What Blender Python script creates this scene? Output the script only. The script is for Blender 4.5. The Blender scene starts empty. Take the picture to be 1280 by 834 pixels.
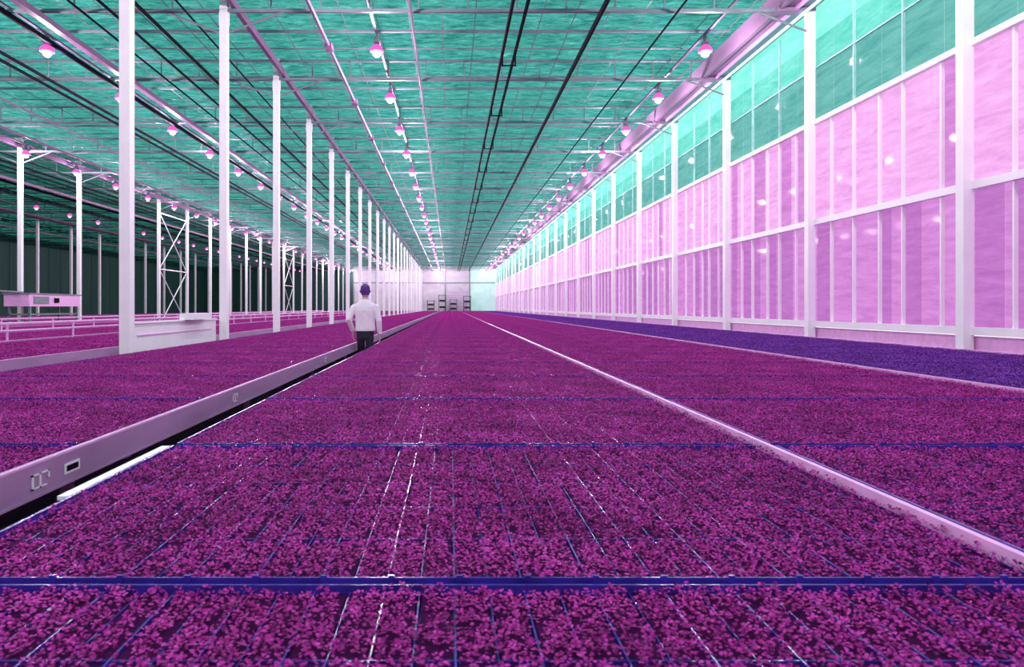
import bpy, math, random
import numpy as np
from mathutils import Vector
random.seed(7)
scene=bpy.context.scene
scene.view_settings.view_transform='Standard'
COL=scene.collection
CZ=1.42; BT=0.80
# ------------------------------------------------------------ materials
def nodes(m):
    m.use_nodes=True; nt=m.node_tree; nt.nodes.clear(); return nt
def mat(name,c,rough=.5,metal=0,var=.12,scale=8,emit=None,estr=0,spec=.5,vec=(1,1,1)):
    m=bpy.data.materials.new(name); nt=nodes(m); N=nt.nodes; L=nt.links
    out=N.new('ShaderNodeOutputMaterial'); p=N.new('ShaderNodeBsdfPrincipled')
    tc=N.new('ShaderNodeTexCoord'); mp=N.new('ShaderNodeMapping'); no=N.new('ShaderNodeTexNoise'); r=N.new('ShaderNodeValToRGB')
    mp.inputs['Scale'].default_value=vec
    no.inputs['Scale'].default_value=scale; no.inputs['Detail'].default_value=3
    L.new(tc.outputs['Object'],mp.inputs[0]); L.new(mp.outputs[0],no.inputs['Vector']); L.new(no.outputs['Fac'],r.inputs[0])
    r.color_ramp.elements[0].position=.3; r.color_ramp.elements[1].position=.7
    r.color_ramp.elements[0].color=tuple(max(0,x*(1-var)) for x in c)+(1,)
    r.color_ramp.elements[1].color=tuple(min(1,x*(1+var)) for x in c)+(1,)
    L.new(r.outputs[0],p.inputs['Base Color'])
    p.inputs['Roughness'].default_value=rough; p.inputs['Metallic'].default_value=metal
    p.inputs['Specular IOR Level'].default_value=spec
    if emit: 
        p.inputs['Emission Color'].default_value=emit+(1,); p.inputs['Emission Strength'].default_value=estr
    L.new(p.outputs[0],out.inputs[0]); return m
def fabric(name,c1,c2,sc,scale=1.0,trans=.75,gloss=0,lo=.35,hi=.65,detail=8,c3=None):
    """translucent screen / blind lit from outside"""
    m=bpy.data.materials.new(name); nt=nodes(m); N=nt.nodes; L=nt.links
    out=N.new('ShaderNodeOutputMaterial'); tc=N.new('ShaderNodeTexCoord'); mp=N.new('ShaderNodeMapping')
    mp.inputs['Scale'].default_value=sc
    no=N.new('ShaderNodeTexNoise'); no.inputs['Scale'].default_value=scale; no.inputs['Detail'].default_value=detail
    no.inputs['Roughness'].default_value=.75; no.inputs['Distortion'].default_value=.5
    r=N.new('ShaderNodeValToRGB'); r.color_ramp.elements[0].position=lo; r.color_ramp.elements[1].position=hi
    r.color_ramp.elements[0].color=c1+(1,); r.color_ramp.elements[1].color=c2+(1,)
    if c3: e=r.color_ramp.elements.new(min(.99,hi+.08)); e.color=c3+(1,)
    L.new(tc.outputs['Object'],mp.inputs[0]); L.new(mp.outputs[0],no.inputs['Vector']); L.new(no.outputs['Fac'],r.inputs[0])
    t=N.new('ShaderNodeBsdfTranslucent'); d=N.new('ShaderNodeBsdfDiffuse'); mx=N.new('ShaderNodeMixShader')
    L.new(r.outputs[0],t.inputs[0]); L.new(r.outputs[0],d.inputs[0]); mx.inputs[0].default_value=trans
    L.new(d.outputs[0],mx.inputs[1]); L.new(t.outputs[0],mx.inputs[2]); last=mx
    if gloss:
        g=N.new('ShaderNodeBsdfGlossy'); g.inputs['Roughness'].default_value=.05
        m2=N.new('ShaderNodeMixShader'); m2.inputs[0].default_value=gloss
        L.new(mx.outputs[0],m2.inputs[1]); L.new(g.outputs[0],m2.inputs[2]); last=m2
    L.new(last.outputs[0],out.inputs[0]); return m
def leafmat(name,dark,mid,light):
    m=bpy.data.materials.new(name); nt=nodes(m); N=nt.nodes; L=nt.links
    out=N.new('ShaderNodeOutputMaterial'); p=N.new('ShaderNodeBsdfPrincipled')
    tc=N.new('ShaderNodeTexCoord'); no=N.new('ShaderNodeTexNoise'); no.inputs['Scale'].default_value=70; no.inputs['Detail'].default_value=3
    n2=N.new('ShaderNodeTexNoise'); n2.inputs['Scale'].default_value=3
    ad=N.new('ShaderNodeMath'); ad.operation='MULTIPLY_ADD'; ad.inputs[1].default_value=.3
    r=N.new('ShaderNodeValToRGB'); e=r.color_ramp.elements
    e[0].position=.46; e[0].color=dark+(1,); e[1].position=.86; e[1].color=light+(1,)
    x=e.new(.65); x.color=mid+(1,)
    L.new(tc.outputs['Object'],no.inputs['Vector']); L.new(tc.outputs['Object'],n2.inputs['Vector'])
    L.new(n2.outputs['Fac'],ad.inputs[0]); L.new(no.outputs['Fac'],ad.inputs[2]); L.new(ad.outputs[0],r.inputs[0])
    L.new(r.outputs[0],p.inputs['Base Color']); p.inputs['Roughness'].default_value=.7
    p.inputs['Specular IOR Level'].default_value=.15
    L.new(p.outputs[0],out.inputs[0]); return m
M_leaf=leafmat('seedling_leaf',(.07,.003,.055),(.47,.020,.31),(.84,.11,.62))
M_leafb=leafmat('seedling_leaf_blue',(.05,.01,.14),(.20,.035,.38),(.42,.13,.66))
M_tray=mat('blue_plastic_tray',(.05,.025,.34),.22,0,.3,12,spec=.7)
M_soil=mat('substrate',(.05,.003,.055),.9,0,.4,90,spec=.05)
M_alu=mat('aluminium_lilac',(.48,.27,.49),.45,.1,.15,6,vec=(1,.2,1))
M_strip=mat('aluminium_edge_pink',(.92,.50,.86),.35,.1,.1,10)
M_white=mat('white_paint',(.94,.93,.94),.45,0,.03,3)
M_steel=mat('galvanised_steel',(.20,.25,.27),.5,0,.12,5)
M_pink=mat('pipe_pink',(.26,.13,.26),.5,0,.1,4)
M_dark=mat('pipe_dark',(.008,.003,.014),.7,0,.2,4,spec=.05)
M_gutter=mat('gutter_lilac',(.30,.17,.30),.5,0,.1,3,vec=(1,.1,1))
M_floor=mat('concrete_floor',(.10,.06,.12),.7,0,.25,2)
M_black=mat('black_rubber',(.01,.01,.012),.6,0,.2,9)
M_bulb=mat('lamp_bulb',(.2,.1,.18),.5,emit=(1,.50,.88),estr=2.0,spec=.1)
M_halo=mat('lamp_rim_halo_pink',(.3,.05,.22),.4,0,.05,5,emit=(1,.12,.62),estr=.8,spec=.1)  # reflector made to glow pink, painting a halo round the bulb
M_screen=fabric('shade_screen',(.016,.20,.175),(.10,.53,.45),(1.3,4.2,1),1.7,.8,lo=.37,hi=.60,c3=(.28,.80,.68),detail=10)
M_screenL=fabric('shade_screen_darkened',(.004,.07,.055),(.04,.26,.2),(.9,5.0,1),1.6,.8)  # same screen cloth, dimness of the far left painted into its colour
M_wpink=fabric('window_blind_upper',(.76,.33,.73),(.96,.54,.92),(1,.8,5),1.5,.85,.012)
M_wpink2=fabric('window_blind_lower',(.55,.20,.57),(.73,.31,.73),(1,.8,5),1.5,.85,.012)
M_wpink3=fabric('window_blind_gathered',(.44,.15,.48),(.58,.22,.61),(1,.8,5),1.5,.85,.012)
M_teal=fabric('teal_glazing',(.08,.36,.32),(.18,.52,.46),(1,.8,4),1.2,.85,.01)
M_teal2=fabric('teal_glazing_lit_mid',(.10,.60,.47),(.22,.78,.64),(1,.8,4),1.2,.85,.01)
M_teal3=fabric('teal_glazing_lit_top',(.16,.92,.68),(.36,.99,.82),(1,.8,4),1.2,.9,.01)  # mid and top teal: light fading down the wall painted as brighter glazing
M_darkwall=mat('dark_green_wall',(.012,.075,.06),.6,0,.3,1.5,vec=(1,3,.1))
M_end=fabric('end_wall_panel',(.64,.58,.66),(.84,.80,.86),(1,1,1),.6,.5)
M_endt=fabric('end_wall_glazing',(.60,.84,.80),(.82,.95,.93),(1,1,1),.6,.7)
# ------------------------------------------------------------ mesh builder
class B:
    def __init__(s): s.v=[];s.f=[];s.m=[]
    def box(s,x0,x1,y0,y1,z0,z1,m=0):
        n=len(s.v)
        s.v+=[(x,y,z) for z in (z0,z1) for y in (y0,y1) for x in (x0,x1)]
        for q in ((0,2,3,1),(4,5,7,6),(0,1,5,4),(2,6,7,3),(0,4,6,2),(1,3,7,5)):
            s.f.append(tuple(n+i for i in q)); s.m.append(m)
    def sheet(s,x,y0,y1,z0,z1,m=0):
        n=len(s.v); s.v+=[(x,y0,z0),(x,y0,z1),(x,y1,z1),(x,y1,z0)]; s.f.append((n,n+1,n+2,n+3)); s.m.append(m)
    def tube(s,a,b,r,m=0,k=8,r2=None,cap=True):
        a=Vector(a);b=Vector(b);d=(b-a).normalized()
        u=d.cross(Vector((0,0,1)) if abs(d.z)<.9 else Vector((1,0,0))).normalized(); w=d.cross(u)
        n=len(s.v); r2=r if r2 is None else r2
        for c,rr in ((a,r),(b,r2)):
            for i in range(k):
                t=2*math.pi*i/k; s.v.append(tuple(c+u*math.cos(t)*rr+w*math.sin(t)*rr))
        for i in range(k):
            j=(i+1)%k; s.f.append((n+i,n+j,n+k+j,n+k+i)); s.m.append(m)
        if cap:
            s.f.append(tuple(n+i for i in range(k))[::-1]); s.m.append(m)
            s.f.append(tuple(n+k+i for i in range(k))); s.m.append(m)
    def rings(s,R,m=0,cap=True):
        n=len(s.v); k=len(R[0])
        for r in R: s.v+= [tuple(p) for p in r]
        for j in range(len(R)-1):
            for i in range(k):
                a=n+j*k+i; b=n+j*k+(i+1)%k
                s.f.append((a,b,b+k,a+k)); s.m.append(m)
        if cap:
            s.f.append(tuple(n+i for i in range(k))[::-1]); s.m.append(m)
            e=n+(len(R)-1)*k; s.f.append(tuple(e+i for i in range(k))); s.m.append(m)
    def mesh(s,name,mats):
        me=bpy.data.meshes.new(name); me.from_pydata(s.v,[],s.f)
        for x in mats: me.materials.append(x)
        me.polygons.foreach_set('material_index',s.m); me.update(); return me
    def obj(s,name,mats,loc=(0,0,0),parent=None):
        return add(name,s.mesh(name,mats),loc,parent)
def add(name,data,loc=(0,0,0),parent=None):
    o=bpy.data.objects.new(name,data); COL.objects.link(o); o.location=loc
    if parent: o.parent=parent
    return o
# ------------------------------------------------------------ geometry constants
WX=7.94; LX=-43.4; Y0=-12.0; Y1=120.0; BAY=4.47; P0=10.38; TOP=8.5
posts=[P0+BAY*k for k in range(-4,25)]
# ------------------------------------------------------------ shell
b=B(); b.box(LX-.3,WX+.5,Y0-.3,Y1+.3,-.12,0); b.obj('floor',[M_floor])
def screen(name,xa,xb,m):
    b=B(); nx=60; ny=0; ys=[]
    edges=[Y0]+posts+[Y1]
    for i in range(len(edges)-1):
        for t in range(6): ys.append((edges[i]+(edges[i+1]-edges[i])*t/6,t/6))
    ys.append((Y1,0))
    for y,t in ys:
        for i in range(nx+1):
            x=xa+(xb-xa)*i/nx
            z=TOP+.08-.06*math.sin(math.pi*t)+.015*math.sin(x*7+y*3)
            b.v.append((x,y,z))
    for j in range(len(ys)-1):
        for i in range(nx):
            a=j*(nx+1)+i; b.f.append((a,a+1,a+nx+2,a+nx+1)); b.m.append(0)
    o=b.obj(name,[m]); 
    for p in o.data.polygons: p.use_smooth=True
    return o
screen('ceiling',-17.7,WX+.3,M_screen)
screen('ceiling_far_bay',LX,-17.7,M_screenL)
# walls
b=B(); b.box(LX-.2,LX,Y0,Y1,0,TOP+.1)
for i in range(60):
    y=Y0+2.2*i; b.box(LX,LX+.06,y,y+.06,0,TOP-.1,1)
b.obj('wall_left',[M_darkwall,mat('dark_mullion',(.04,.13,.11),.5)])
b=B(); b.box(LX,WX+.3,Y0-.2,Y0,0,TOP+.1); b.obj('wall_front',[M_white])
# end wall
b=B()
b.box(LX,-17,Y1,Y1+.15,0,TOP+.1,2)
b.box(-17,-.9,Y1,Y1+.15,0,TOP+.1,0); b.box(-.9,3.4,Y1,Y1+.15,0,TOP+.1,0); b.box(3.4,WX+.3,Y1,Y1+.15,0,TOP+.1,1)
for x in (-17,-13,-9,-5,-.9,3.4): b.box(x-.1,x+.1,Y1-.1,Y1,0,TOP,3)
b.box(-17,WX,Y1-.12,Y1,5.6,5.8,3)
b.obj('wall_back',[M_end,M_endt,M_darkwall,M_steel])
b=B(); b.box(-.5,3.0,Y1-.06,Y1-.01,0,4.4,0); 
for z in range(1,9): b.box(-.5,3.0,Y1-.08,Y1-.06,z*.5,z*.5+.03,1)
b.obj('door_1',[mat('roller_door',(.55,.45,.58),.5),M_steel])
# ------------------------------------------------------------ right wall
Z=[1.10,3.26,5.42,7.85]
b=B()
b.box(WX,WX+.15,Y0,Y1,0,Z[0]-.12,0)
for z in (.45,.75): b.box(WX-.03,WX,Y0,Y1,z,z+.03,0)
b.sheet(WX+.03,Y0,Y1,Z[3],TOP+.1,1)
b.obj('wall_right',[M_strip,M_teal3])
b=B()
for z,h in ((Z[0]-.1,.12),(Z[1]-.06,.12),(Z[2]-.05,.10)): b.box(WX-.08,WX+.025,Y0,Y1,z,z+h,0)
for z in (6.60,): b.box(WX-.02,WX+.025,Y0,Y1,z,z+.025,1)
rs=random.Random(3)
seg=[]
ed=[Y0]+posts+[Y1]
for a,c in zip(ed,ed[1:]):
    cuts=[a]
    for j in range(1,6):
        y=a+(c-a)*j/6+rs.uniform(-.12,.12); cuts.append(y)
        b.box(WX-.035,WX+.025,y-.016,y+.016,Z[0],Z[2],0)
        if j%2==0: b.box(WX-.03,WX+.025,y-.010,y+.010,Z[2],Z[3],1)
    cuts.append(c); seg+=list(zip(cuts,cuts[1:]))
b.obj('window_frame_rails',[M_white,mat('mint_mullion',(.35,.66,.60),.5)])
def panel(name,z0,z1,ms,prob=0):
    b=B(); x=WX+.03
    for a,c in seg:
        if prob:
            t=a+(c-a)*rs.uniform(.15,.6) if rs.random()<prob else c
            b.sheet(x,a+.001,t,z0,z1,0)
            if t<c: b.sheet(x,t+.001,c-.001,z0,z1,1)
        else: b.sheet(x,a+.001,c-.001,z0,z1,0)
    return b.obj(name,ms)
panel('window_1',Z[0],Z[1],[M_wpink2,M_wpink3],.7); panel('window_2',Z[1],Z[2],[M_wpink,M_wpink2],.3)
panel('window_3',Z[2],6.60,[M_teal]); panel('window_4',6.60,7.25,[M_teal2]); panel('window_5',7.25,Z[3],[M_teal3])  # one teal zone cut into bands, glow painted stronger towards the top
# gutter along wall
b=B()
b.box(7.15,WX-.02,Y0,Y1,7.92,8.0,0); b.box(7.1,7.2,Y0,Y1,7.86,8.3,0); b.box(7.45,7.5,Y0,Y1,7.84,7.92,1)
for p in posts: b.box(7.05,WX-.05,p-.12,p+.12,7.82,7.9,0)
b.obj('roof_gutter',[M_gutter,M_strip])
# ------------------------------------------------------------ columns
b=B(); w=.08
b.box(-w,w,-w,w,0,8.4,0); b.box(-.14,.14,-.14,.14,0,.03,0)
for sx in (-1,1):
    for sy in (-1,1): b.tube((sx*.11,sy*.11,.03),(sx*.11,sy*.11,.06),.012,1,6)
b.box(-.11,.11,-.02,.02,7.55,7.83,0); b.box(-.12,.12,-.12,.12,8.36,8.42,0)
colm=b.mesh('steel_column',[M_white,M_steel])
for p in posts:
    for x in (WX-.12,-4.92,-17.8,-30.6):
        if p>Y1-1: continue
        add('steel_column',colm,(x,p,0))
b=B()
for ya in (posts[11],posts[18]):
    y_a=ya+.12; y_b=ya+BAY-.12
    for s in (0,1):
        for zz in (.3,3.8):
            b.tube((-17.8,y_a,zz+3.4*s),(-17.8,y_b,zz+3.4*(1-s)),.035,0,6)
    for zz in (3.75,7.2): b.tube((-17.8,y_a,zz),(-17.8,y_b,zz),.04,0,6)
b.obj('cross_bracing',[M_white])
# ------------------------------------------------------------ trusses
b=B(); xa,xb=-43.3,WX-.05
b.box(xa,xb,-.04,.04,7.83,7.90,0); b.box(xa,xb,-.035,.035,8.36,8.42,0)
n=int((xb-xa)/1.07)
for i in range(n+1):
    x=xb-.02-i*1.07; b.box(x-.016,x+.016,-.016,.016,7.9,8.36,0)
for c in (WX,-4.92,-17.8,-30.6):
    for s in (-1,1):
        if c+s*1.4<WX: b.tube((c+s*.12,0,7.4),(c+s*1.3,0,7.85),.025,0,6)
tr=b.mesh('roof_truss',[M_steel])
for p in posts: 
    if p<Y1-1: add('roof_truss',tr,(0,p,0))
b=B()
for p in posts:
    for fr in (.25,.5,.75):
        r=.028 if fr==.5 else .014
        b.box(-43.2,7.0,p+BAY*fr-r,p+BAY*fr+r,8.30,8.30+2*r,0)
b.obj('roof_purlins',[M_steel])
b=B(); x=7.0
while x>-43: b.box(x-.010,x+.010,Y0+.3,Y1-.3,8.425,8.441,0); x-=.8
b.obj('screen_wires',[M_steel])
b=B()
def lon(x,z,r,m): b.tube((x,Y0+.3,z),(x,Y1-.3,z),r,m,6)
for o in (0,-12.84,-25.7):
    lon(3.25+o,7.77,.062,2); lon(1.62+o,7.78,.042,2); lon(1.3+o,7.76,.042,2)
    lon(-.85+o,7.78,.028,1); lon(-2.95+o,7.75,.05,1); 
    lon(4.9+o,7.79,.026,2); lon(-5.7+o,7.79,.024,2)
    lon(-6.6+o,7.78,.042,2); lon(-7.3+o,7.78,.034,2)
    b.box(-9.0+o,-8.85+o,Y0+.3,Y1-.3,7.68,7.81,1)
    b.box(-4.76+o,-4.66+o,Y0+.3,Y1-.3,7.92,8.1,1)
for p in posts:
    b.box(-3.03,-2.87,p+1.6,p+1.9,7.68,7.82,1)
    if p<Y1-3:
        b.tube((1.3,p+2.2,7.75),(1.3,p+2.2,7.45),.02,2,5); b.tube((1.62,p+2.2,7.78),(1.62,p+2.2,7.45),.02,2,5); b.tube((1.28,p+2.2,7.45),(1.64,p+2.2,7.45),.02,2,5)
b.obj('heating_pipes',[M_steel,M_pink,M_dark])
# ------------------------------------------------------------ lamps
b=B()
k=16
def ring(r,z): return [(r*math.cos(2*math.pi*i/k),r*math.sin(2*math.pi*i/k),z) for i in range(k)]
b.rings([ring(.165,-.08),ring(.16,-.02),ring(.12,.04),ring(.07,.08),ring(.04,.10)],0,cap=False)
b.box(-.05,.05,-.16,.16,.10,.19,1); b.box(-.015,.015,-.1,.1,.19,.33,1)
b.rings([ring(.03,.04),ring(.08,.0),ring(.10,-.06),ring(.108,-.11),ring(.09,-.16),ring(.05,-.195),ring(.02,-.205)],2)
lampm=b.mesh('grow_lamp',[M_halo,M_steel,M_bulb])
LZ=CZ+6.25; LS=3.72; l0=16.5
lrows=[6.16,-1.78,-9.75,-17.2,-25.8]
PW=220
for ri,x in enumerate(lrows):
    for j in range(-6,28):
        y=l0+LS*j
        if y>Y1-1 or y<Y0+1: continue
        o=add('grow_lamp',lampm,(x,y,LZ))
        if ri<4 and (y<60 or j%3==0):
            l=bpy.data.lights.new('lamp_light','POINT'); l.energy=PW*(1 if y<58 else 3); l.color=(1,.79,.95); l.shadow_soft_size=.09
            add('bulb_glow',l,(0,0,-.31),o)
b=B()
for x in lrows: b.box(x-.03,x+.03,Y0+.3,Y1-.3,LZ+.335,LZ+.38,0)
b.obj('lamp_rails',[M_pink])
b=B(); b.box(7.64,7.69,Y0+.3,Y1-.3,7.78,7.81,0); 
b.obj('added_glow_strip',[mat('added_glow_mint',(.4,1,.8),.5,emit=(.25,1,.75),estr=3)])  # added emitter that washes the upper wall with mint light, no real luminaire
# ------------------------------------------------------------ seedling tiles
TW=2.70; TL=1.55; TP=1.6
def npmesh(name,V,F,mats):
    me=bpy.data.meshes.new(name); nf=len(F)
    me.vertices.add(len(V)); me.vertices.foreach_set('co',V.astype(np.float32).ravel())
    me.loops.add(nf*3); me.loops.foreach_set('vertex_index',F.astype(np.int32).ravel())
    me.polygons.add(nf); me.polygons.foreach_set('loop_start',np.arange(0,nf*3,3,dtype=np.int32))
    for m in mats: me.materials.append(m)
    me.update(calc_edges=True); return me
def tile(name,pitch,leaf,nl,gap,seed,m):
    rg=np.random.default_rng(seed)
    X,Y=np.meshgrid(np.arange(pitch/2,TW,pitch),np.arange(pitch/2,TL,pitch)); X=X.ravel();Y=Y.ravel()
    X=X+rg.uniform(-.28,.28,X.size)*pitch; Y=Y+rg.uniform(-.28,.28,Y.size)*pitch
    ci=np.round(X/.0805).astype(int); ri=np.round(Y/.31).astype(int)
    col=np.abs(X-ci*.0805); row=np.abs(Y-ri*.31)
    hc=rg.random((60,60)); hw=rg.random((60,1)); 
    h1=hc[ci%60,(Y/.045).astype(int)%60]*.75+hw[ci%60,0]*.25
    kill=(col<.0105)&(h1>1-gap)
    hr=rg.random((60,60)); h2=hr[ri%60,(X/.0805).astype(int)%60]
    kill|=(row<.011)&(h2>1-gap*.8)
    for _ in range(int(22*gap)):
        cx,cy=rg.uniform(0,TW),rg.uniform(0,TL); kill|=(np.abs(X-cx)<.035)&(np.abs(Y-cy)<.014)
    kill|=rg.random(X.size)<gap*.06
    X=X[~kill];Y=Y[~kill]; n=X.size
    hgt=.020+.021*rg.random(n)+.003*np.sin(X*9)*np.sin(Y*11)
    X=np.repeat(X,nl);Y=np.repeat(Y,nl);H=np.repeat(hgt,nl); N=X.size
    a=rg.uniform(0,2*math.pi,N); rr=rg.uniform(0,1,N)**.6; e=np.radians(70-85*rr+rg.uniform(-15,15,N)); l=leaf*rg.uniform(.75,1.2,N); w=l*.85
    cx=X+np.cos(a)*rr*pitch*.32; cy=Y+np.sin(a)*rr*pitch*.32; cz=.742+H-rr*rr*.015
    base=np.stack([cx,cy,cz],1); d=np.stack([np.cos(a)*np.cos(e),np.sin(a)*np.cos(e),np.sin(e)],1); s=np.stack([-np.sin(a),np.cos(a),0*a],1)
    up=np.array([0,0,1.])
    v0=base; v1=base+d*(l*.6)[:,None]+s*(w*.5)[:,None]; v2=base+d*l[:,None]-up*(l*.15)[:,None]; v3=base+d*(l*.6)[:,None]-s*(w*.5)[:,None]
    V=np.stack([v0,v1,v2,v3],1).reshape(-1,3)
    o=np.arange(N)[:,None]*4
    F=np.concatenate([o+np.array([[0,1,2]]),o+np.array([[0,2,3]])],0)
    return npmesh(name,V,F,[m])
def src(name,me): return bpy.data.objects.new(name,me)
tA=src('seedling_patch',tile('seedlings_open',.0215,.0096,11,.44,1,M_leaf))
tB=src('seedling_patch_dense',tile('seedlings_dense',.0215,.0102,10,.16,2,M_leaf))
tC=src('seedling_patch_far',tile('seedlings_far',.03,.019,8,.02,3,M_leaf))
tBb=src('seedling_patch_blue',tile('seedlings_blue',.022,.012,9,.2,4,M_leafb))
tCb=src('seedling_patch_blue_far',tile('seedlings_blue_far',.034,.021,7,.1,5,M_leafb))
b=B()
b.box(0,TW,0,TL,.715,.740,0)
for i in range(17):
    x=i*.161
    for c in (0,.0805):
        for j in range(5):
            y=j*.31; b.box(x+c+.006,min(x+c+.0745,TW-.003),y+.006,min(y+.304,TL-.003),.740,.756,1)
for i in range(18):
    x=min(i*.161,TW-.004); b.box(x-.002,x+.002,0,TL,.740,.761,0)
    if i<17: b.box(x+.0790,x+.0820,0,TL,.740,.758,0)
for i in range(6): 
    y=min(i*.31,TL-.004); b.box(0,TW,y,y+.003,.740,.759,0)
b.box(0,TW,-.010,-.006,.715,.776,0); b.box(0,TW,TL+.002,TL+.006,.715,.774,0)
b.box(-.014,-.002,0,TL,.715,.776,0)
for i in range(17): 
    b.box(i*.161+.005,i*.161+.020,-.016,-.009,.73,.783,0)
traym=src('plug_tray',b.mesh('plug_tray',[M_tray,M_soil]))
def instancer(name,pts,source,scale,parent):
    me=bpy.data.meshes.new(name); me.from_pydata(pts,[],[]); o=add(name,me,(0,0,0),parent)
    g=bpy.data.node_groups.new('lay_'+name,'GeometryNodeTree')
    g.interface.new_socket('Geometry',in_out='INPUT',socket_type='NodeSocketGeometry')
    g.interface.new_socket('Geometry',in_out='OUTPUT',socket_type='NodeSocketGeometry')
    gi=g.nodes.new('NodeGroupInput'); go=g.nodes.new('NodeGroupOutput')
    oi=g.nodes.new('GeometryNodeObjectInfo'); oi.inputs['Object'].default_value=source; oi.inputs['As Instance'].default_value=True
    ip=g.nodes.new('GeometryNodeInstanceOnPoints'); ip.inputs['Scale'].default_value=(scale,1,1)
    g.links.new(gi.outputs[0],ip.inputs['Points']); g.links.new(oi.outputs['Geometry'],ip.inputs['Instance']); g.links.new(ip.outputs[0],go.inputs[0])
    md=o.modifiers.new('lay','NODES'); md.node_group=g; return o
benches=[(-1.31,1.45,'c'),(1.50,4.38,'r'),(4.50,7.70,'b'),(-4.50,-1.66,'l'),(-8.1,-5.25,'l'),(-11.1,-8.25,'l'),(-14.1,-11.25,'l'),(-16.3,-14.25,'l'),
 (-21.2,-18.3,'f'),(-24.3,-21.4,'f'),(-27.4,-24.5,'f'),(-30.3,-27.6,'f')]
for xa,xb,t in benches:
    e=add('seedling_bench',None)
    sx=(xb-xa-.05)/TW
    groups={}
    allp=[]
    for k_ in range(-2,73):
        y=TP*k_+.035
        if t=='b': me=tBb if y<22 else tCb
        elif t=='f' or xa<-8: me=tC
        else: me=tA if k_<=1 and t in 'cr' else (tB if y<30 else tC)
        if t=='f' and y<10: continue
        groups.setdefault(me.name,(me,[]))[1].append((xa+.027,y,0)); allp.append((xa+.027,y,0))
    for nm,(sc_,pts) in groups.items(): instancer('seedlings',pts,sc_,sx,e)
    instancer('plug_trays',allp,traym,sx,e)
    ya,yb=-3.3,117
    b=B()
    for s,x in ((-1,xa),(1,xb)):
        if t=='l' and s==1:
            b.box(x-.02,x+.0,ya,yb,.655,.80,0); b.box(x,x+.004,ya,yb,.790,.80,1); b.box(x,x+.006,ya,yb,.655,.664,0)
        elif s==1: b.box(x-.011,x+.011,ya,yb,.68,.794,1)
        else: b.box(x-.008,x+.008,ya,yb,.68,.735,0)
    b.box(xa+.01,xb-.022,ya+.01,yb-.01,.69,.713,0)
    y=ya+.5
    while y<yb:
        b.box(xa+.35,xa+.40,y,y+.05,0,.62,0); b.box(xb-.40,xb-.35,y,y+.05,0,.62,0); b.box(xa+.05,xb-.05,y,y+.05,.62,.688,0)
        y+=3.2
    if t=='c':
        b.box(xa-.05,xa-.010,2.36,3.22,.752,.766,2)
    if xa==-4.50:
        for yy in (2.7,5.2,9.0,13.4):
            b.box(xb+.001,xb+.006,yy,yy+.12,.745,.752,2);b.box(xb+.001,xb+.006,yy,yy+.10,.692,.698,2)
            b.box(xb+.001,xb+.006,yy,yy+.012,.692,.752,2);b.box(xb+.001,xb+.006,yy+.05,yy+.062,.692,.752,2);b.box(xb+.001,xb+.006,yy+.11,yy+.12,.72,.752,2)
        b.box(xb+.001,xb+.005,2.93,3.05,.70,.745,2); b.box(xb+.005,xb+.007,2.945,3.035,.710,.735,3)
    b.obj('bench_frame',[M_alu,M_strip,M_white,M_dark],parent=e)
# ------------------------------------------------------------ left side objects
b=B()
b.box(-5.13,-5.05,10.7,14.7,0,1.15,0); b.box(-5.16,-5.02,10.7,14.7,1.15,1.18,0)
for y in (10.75,12.0,13.3,14.6): b.box(-5.18,-5.13,y,y+.06,0,1.15,0)
b.box(-5.12,-4.86,12.9,13.9,1.18,1.30,0); b.box(-5.05,-5.035,11.0,14.4,.95,.97,1)
b.obj('white_partition',[M_white,M_strip])
b=B()
b.box(-17.6,-16.6,26.9,30.6,1.45,1.93,0); b.box(-17.65,-16.55,26.85,30.65,1.93,1.98,1)
b.box(-16.6,-16.57,27.2,28.2,1.55,1.85,1); b.box(-16.6,-16.55,28.6,28.9,1.6,1.8,2)
for y in (27.0,30.4):
    for x in (-17.5,-16.7): b.box(x,x+.08,y,y+.08,0,1.45,1)
b.box(-17.5,-16.65,27,30.5,1.1,1.16,1)
b.tube((-17.4,25.5,2.05),(-16.9,27,2.0),.04,1); b.box(-17.6,-17.2,25.2,25.7,0,1.3,2)
b.obj('seeding_machine',[M_strip,M_steel,M_dark])
b=B()
for x in (-8.18,-11.18):
    for z in (.98,1.12): b.tube((x,6,z),(x,60,z),.022,0,6)
    y=6
    while y<60: b.tube((x,y,0),(x,y,1.12),.02,0,6); y+=2.2
b.obj('guard_rail',[M_strip])
def trolley(x,y,h):
    b=B()
    for sx in (-.6,.6):
        for sy in (-.3,.3):
            b.box(sx-.04,sx+.04,sy-.04,sy+.04,.12,h,0); b.tube((sx-.03,sy,.07),(sx+.03,sy,.07),.07,1,10)
    for i in range(4):
        z=.15+(h-.3)*i/3; b.box(-.62,.62,-.32,.32,z,z+.06,0); 
        if i<3: b.box(-.5,.5,-.25,.25,z+.06,z+.35,1)
    b.obj('transport_trolley',[M_dark,M_black],(x,y,0))
trolley(-3.4,118.4,2.6); trolley(-1.4,118.6,3.6); trolley(.5,118.5,2.8); trolley(2.9,118.5,3.4)
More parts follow.
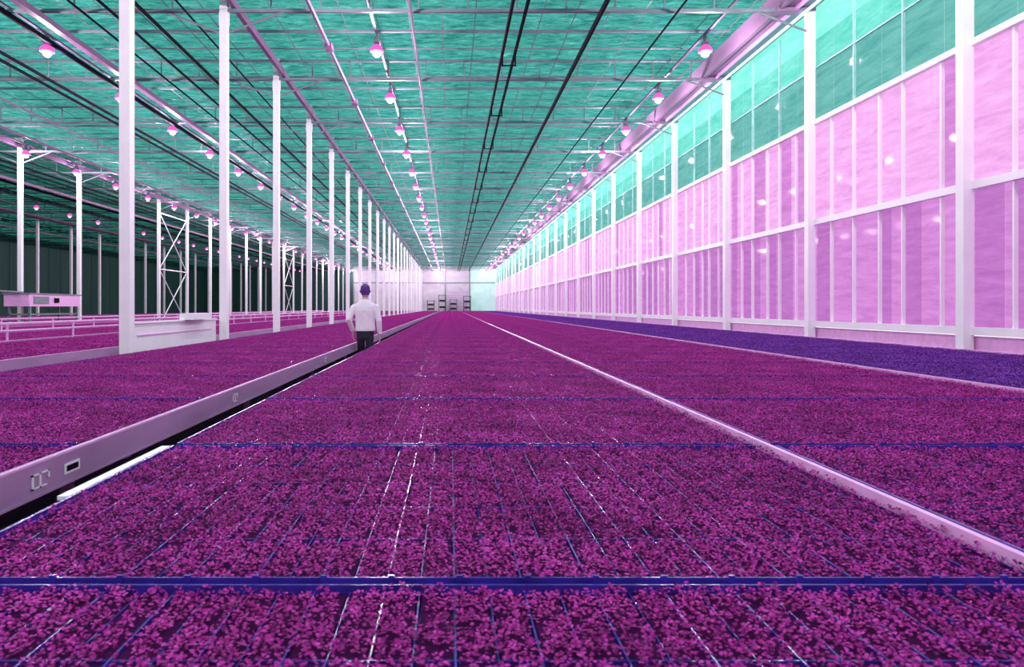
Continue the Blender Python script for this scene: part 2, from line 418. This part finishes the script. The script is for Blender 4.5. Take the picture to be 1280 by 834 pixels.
# ------------------------------------------------------------ person
def build_person(loc):
    b=B(); K=16
    def hz(c,rx,ry,pw=2.0):
        out=[]
        for i in range(K):
            t=2*math.pi*i/K; cs,sn=math.cos(t),math.sin(t)
            out.append((c[0]+rx*abs(cs)**(2/pw)*(1 if cs>=0 else -1),c[1]+ry*abs(sn)**(2/pw)*(1 if sn>=0 else -1),c[2]))
        return out
    def vy(c,rx,rz):
        return [(c[0]+rx*math.cos(2*math.pi*i/K),c[1],c[2]+rz*math.sin(2*math.pi*i/K)) for i in range(K)]
    def chain(pts): b.rings([hz(p[0],p[1],p[2]) for p in pts])
    b.rings([hz((0,0,1.0),.172,.118,2.4),hz((0,0,1.03),.178,.125,2.4),hz((0,0,1.13),.168,.120,2.4),hz((0,0,1.24),.174,.122,2.4),hz((0,.0,1.36),.188,.125,2.4),
             hz((0,0,1.43),.190,.112,2.3),hz((0,.0,1.485),.150,.09,2.2),hz((0,.005,1.53),.090,.075),hz((0,.008,1.555),.068,.068),hz((0,.01,1.575),.062,.062)])
    b.rings([hz((0,0,.84),.12,.09),hz((0,0,.90),.150,.112),hz((0,0,1.02),.158,.108)])
    b.rings([hz((0,.01,1.5),.052,.055),hz((0,.02,1.6),.05,.054),hz((0,.025,1.65),.05,.055)])
    hd=[(1.575,.03,.03,.05),(1.595,.05,.062,.035),(1.625,.064,.084,.022),(1.66,.074,.097,.015),(1.70,.081,.104,.008),(1.74,.084,.106,.005),(1.775,.078,.100,.003),(1.80,.063,.083,.003),(1.82,.040,.055,.003),(1.828,.018,.025,.003)]
    b.rings([hz((0,cy,z),rx,ry) for z,rx,ry,cy in hd])
    b.rings([vy((0,.10,1.682),.014,.022),vy((0,.128,1.676),.010,.012)])
    b.rings([vy((0,.09,1.715),.05,.010),vy((0,.112,1.715),.04,.006)])
    b.rings([vy((0,.095,1.64),.026,.009),vy((0,.114,1.64),.016,.005)])
    for s in (-1,1):
        b.rings([hz((s*.080,.008,1.665),.008,.012),hz((s*.090,.004,1.69),.009,.018),hz((s*.088,.004,1.715),.008,.014)])
    for s,e,wst in ((-1,(-.275,-.07,1.20),(-.225,.08,.99)),(1,(.244,-.05,1.18),(.252,.01,.94))):
        sh=(s*.188,0,1.44)
        mid=lambda a,c,t:tuple(a[i]+(c[i]-a[i])*t for i in range(3))
        chain([((s*.155,0,1.475),.05,.055),(sh,.064,.068),(mid(sh,e,.35),.060,.064),(mid(sh,e,.75),.053,.057),(e,.050,.052),(mid(e,wst,.4),.047,.05),(mid(e,wst,.85),.040,.042),(wst,.040,.042)])
        h=wst
        b.rings([hz((h[0],h[1],h[2]+.02),.022,.026),hz((h[0],h[1]+.003,h[2]-.02),.019,.032),hz((h[0],h[1]+.008,h[2]-.06),.017,.041),hz((h[0],h[1]+.01,h[2]-.095),.014,.040)])
        for i,(dy,ln) in enumerate(((.032,.070),(.011,.080),(-.010,.074),(-.030,.058))):
            bx=h[0];by=h[1]+.01+dy;bz=h[2]-.085
            b.rings([hz((bx,by,bz),.009,.0095),hz((bx-s*.002,by+.001,bz-ln*.4),.0088,.009),hz((bx-s*.012,by+.003,bz-ln*.75),.008,.008),hz((bx-s*.024,by+.004,bz-ln),.006,.006)])
        b.rings([hz((h[0],h[1]+.025,h[2]-.02),.012,.012),hz((h[0]-s*.008,h[1]+.052,h[2]-.055),.0105,.0105),hz((h[0]-s*.014,h[1]+.060,h[2]-.085),.009,.009),hz((h[0]-s*.018,h[1]+.062,h[2]-.10),.006,.006)])
    for s,kn,an in ((-1,(-.078,.10,.50),(-.074,.17,.10)),(1,(.078,.0,.50),(.074,-.20,.12))):
        hp=(s*.078,0,.90)
        mid=lambda a,c,t:tuple(a[i]+(c[i]-a[i])*t for i in range(3))
        chain([(hp,.074,.095),(mid(hp,kn,.3),.068,.09),(mid(hp,kn,.8),.060,.07),(kn,.056,.062),(mid(kn,an,.3),.054,.065),(mid(kn,an,.8),.046,.05),(an,.046,.052)])
        ax,ay,az=an
        if s==-1: prof=[(-.08,.030,.030,.038),(-.05,.038,.045,.05),(.0,.04,.055,.06),(.07,.043,.038,.042),(.14,.047,.029,.032),(.19,.036,.022,.026),(.205,.015,.012,.02)]
        else: prof=[(-.08,.030,.030,.075),(-.05,.038,.045,.08),(.0,.04,.05,.075),(.07,.043,.036,.048),(.14,.047,.028,.031),(.19,.036,.022,.025),(.205,.015,.012,.02)]
        b.rings([vy((ax,ay+dy,zc),rx,rz) for dy,rx,rz,zc in prof])
    me=b.mesh('tmp_person',[]); o=add('tmp_person',me)
    r=o.modifiers.new('r','REMESH'); r.mode='VOXEL'; r.voxel_size=.0065; r.use_smooth_shade=True
    sm=o.modifiers.new('s','SMOOTH'); sm.factor=.5; sm.iterations=3
    dg=bpy.context.evaluated_depsgraph_get(); ev=o.evaluated_get(dg)
    m2=bpy.data.meshes.new_from_object(ev); bpy.data.objects.remove(o)
    mats=[mat('jacket_white',(.92,.86,.92),.8,0,.04,10),mat('trousers_dark',(.015,.014,.03),.8,0,.2,20),mat('skin',(.62,.36,.38),.5,0,.06,20),
          mat('hairnet_violet',(.10,.035,.24),.7,0,.3,40),mat('shoes_black',(.012,.012,.014),.4),mat('eye_dark',(.02,.02,.03),.2)]
    m2.materials.clear()
    for m in mats: m2.materials.append(m)
    for p in m2.polygons:
        x,y,z=p.center; p.use_smooth=True; arm=abs(x)>.192 and z<1.3
        wz=.985 if x<0 else .95
        if z<.085 and not arm: k=4
        elif abs(x)>.165 and z<wz: k=2
        elif arm: k=0
        elif z<1.005: k=1
        elif z<1.557: k=0
        else:
            k=2
            if z>1.735 or (y<.0 and z>1.63) : k=3
            elif z>1.64 and y<.02 and abs(x)<.078: k=3
            elif y>.095 and abs(abs(x)-.03)<.012 and abs(z-1.698)<.007: k=5
        p.material_index=k
    for v in m2.vertices:
        if 1.02<v.co.z<1.5:
            f=.0022*math.sin(v.co.z*38+v.co.x*28)*math.sin(v.co.x*17+v.co.z*9+1); v.co.y+=f if v.co.y>0 else -f
    o=add('man_in_white_jacket',m2,loc); return o
build_person((-1.485,11.9,0))
# ------------------------------------------------------------ world + camera
w=bpy.data.worlds.new('outdoor_light'); scene.world=w; w.use_nodes=True
bg=w.node_tree.nodes['Background']; bg.inputs[0].default_value=(1,.98,1,1); bg.inputs[1].default_value=1.15
cam=bpy.data.cameras.new('camera'); co=add('camera',cam,(0,0,CZ)); co.rotation_euler=(math.radians(90),0,0)
cam.sensor_width=36; cam.lens=24.0; cam.shift_x=77/1280; cam.shift_y=-33/1280; cam.clip_end=400; cam.clip_start=.05
cam.dof.use_dof=True; cam.dof.focus_distance=9; cam.dof.aperture_fstop=5.6
scene.camera=co
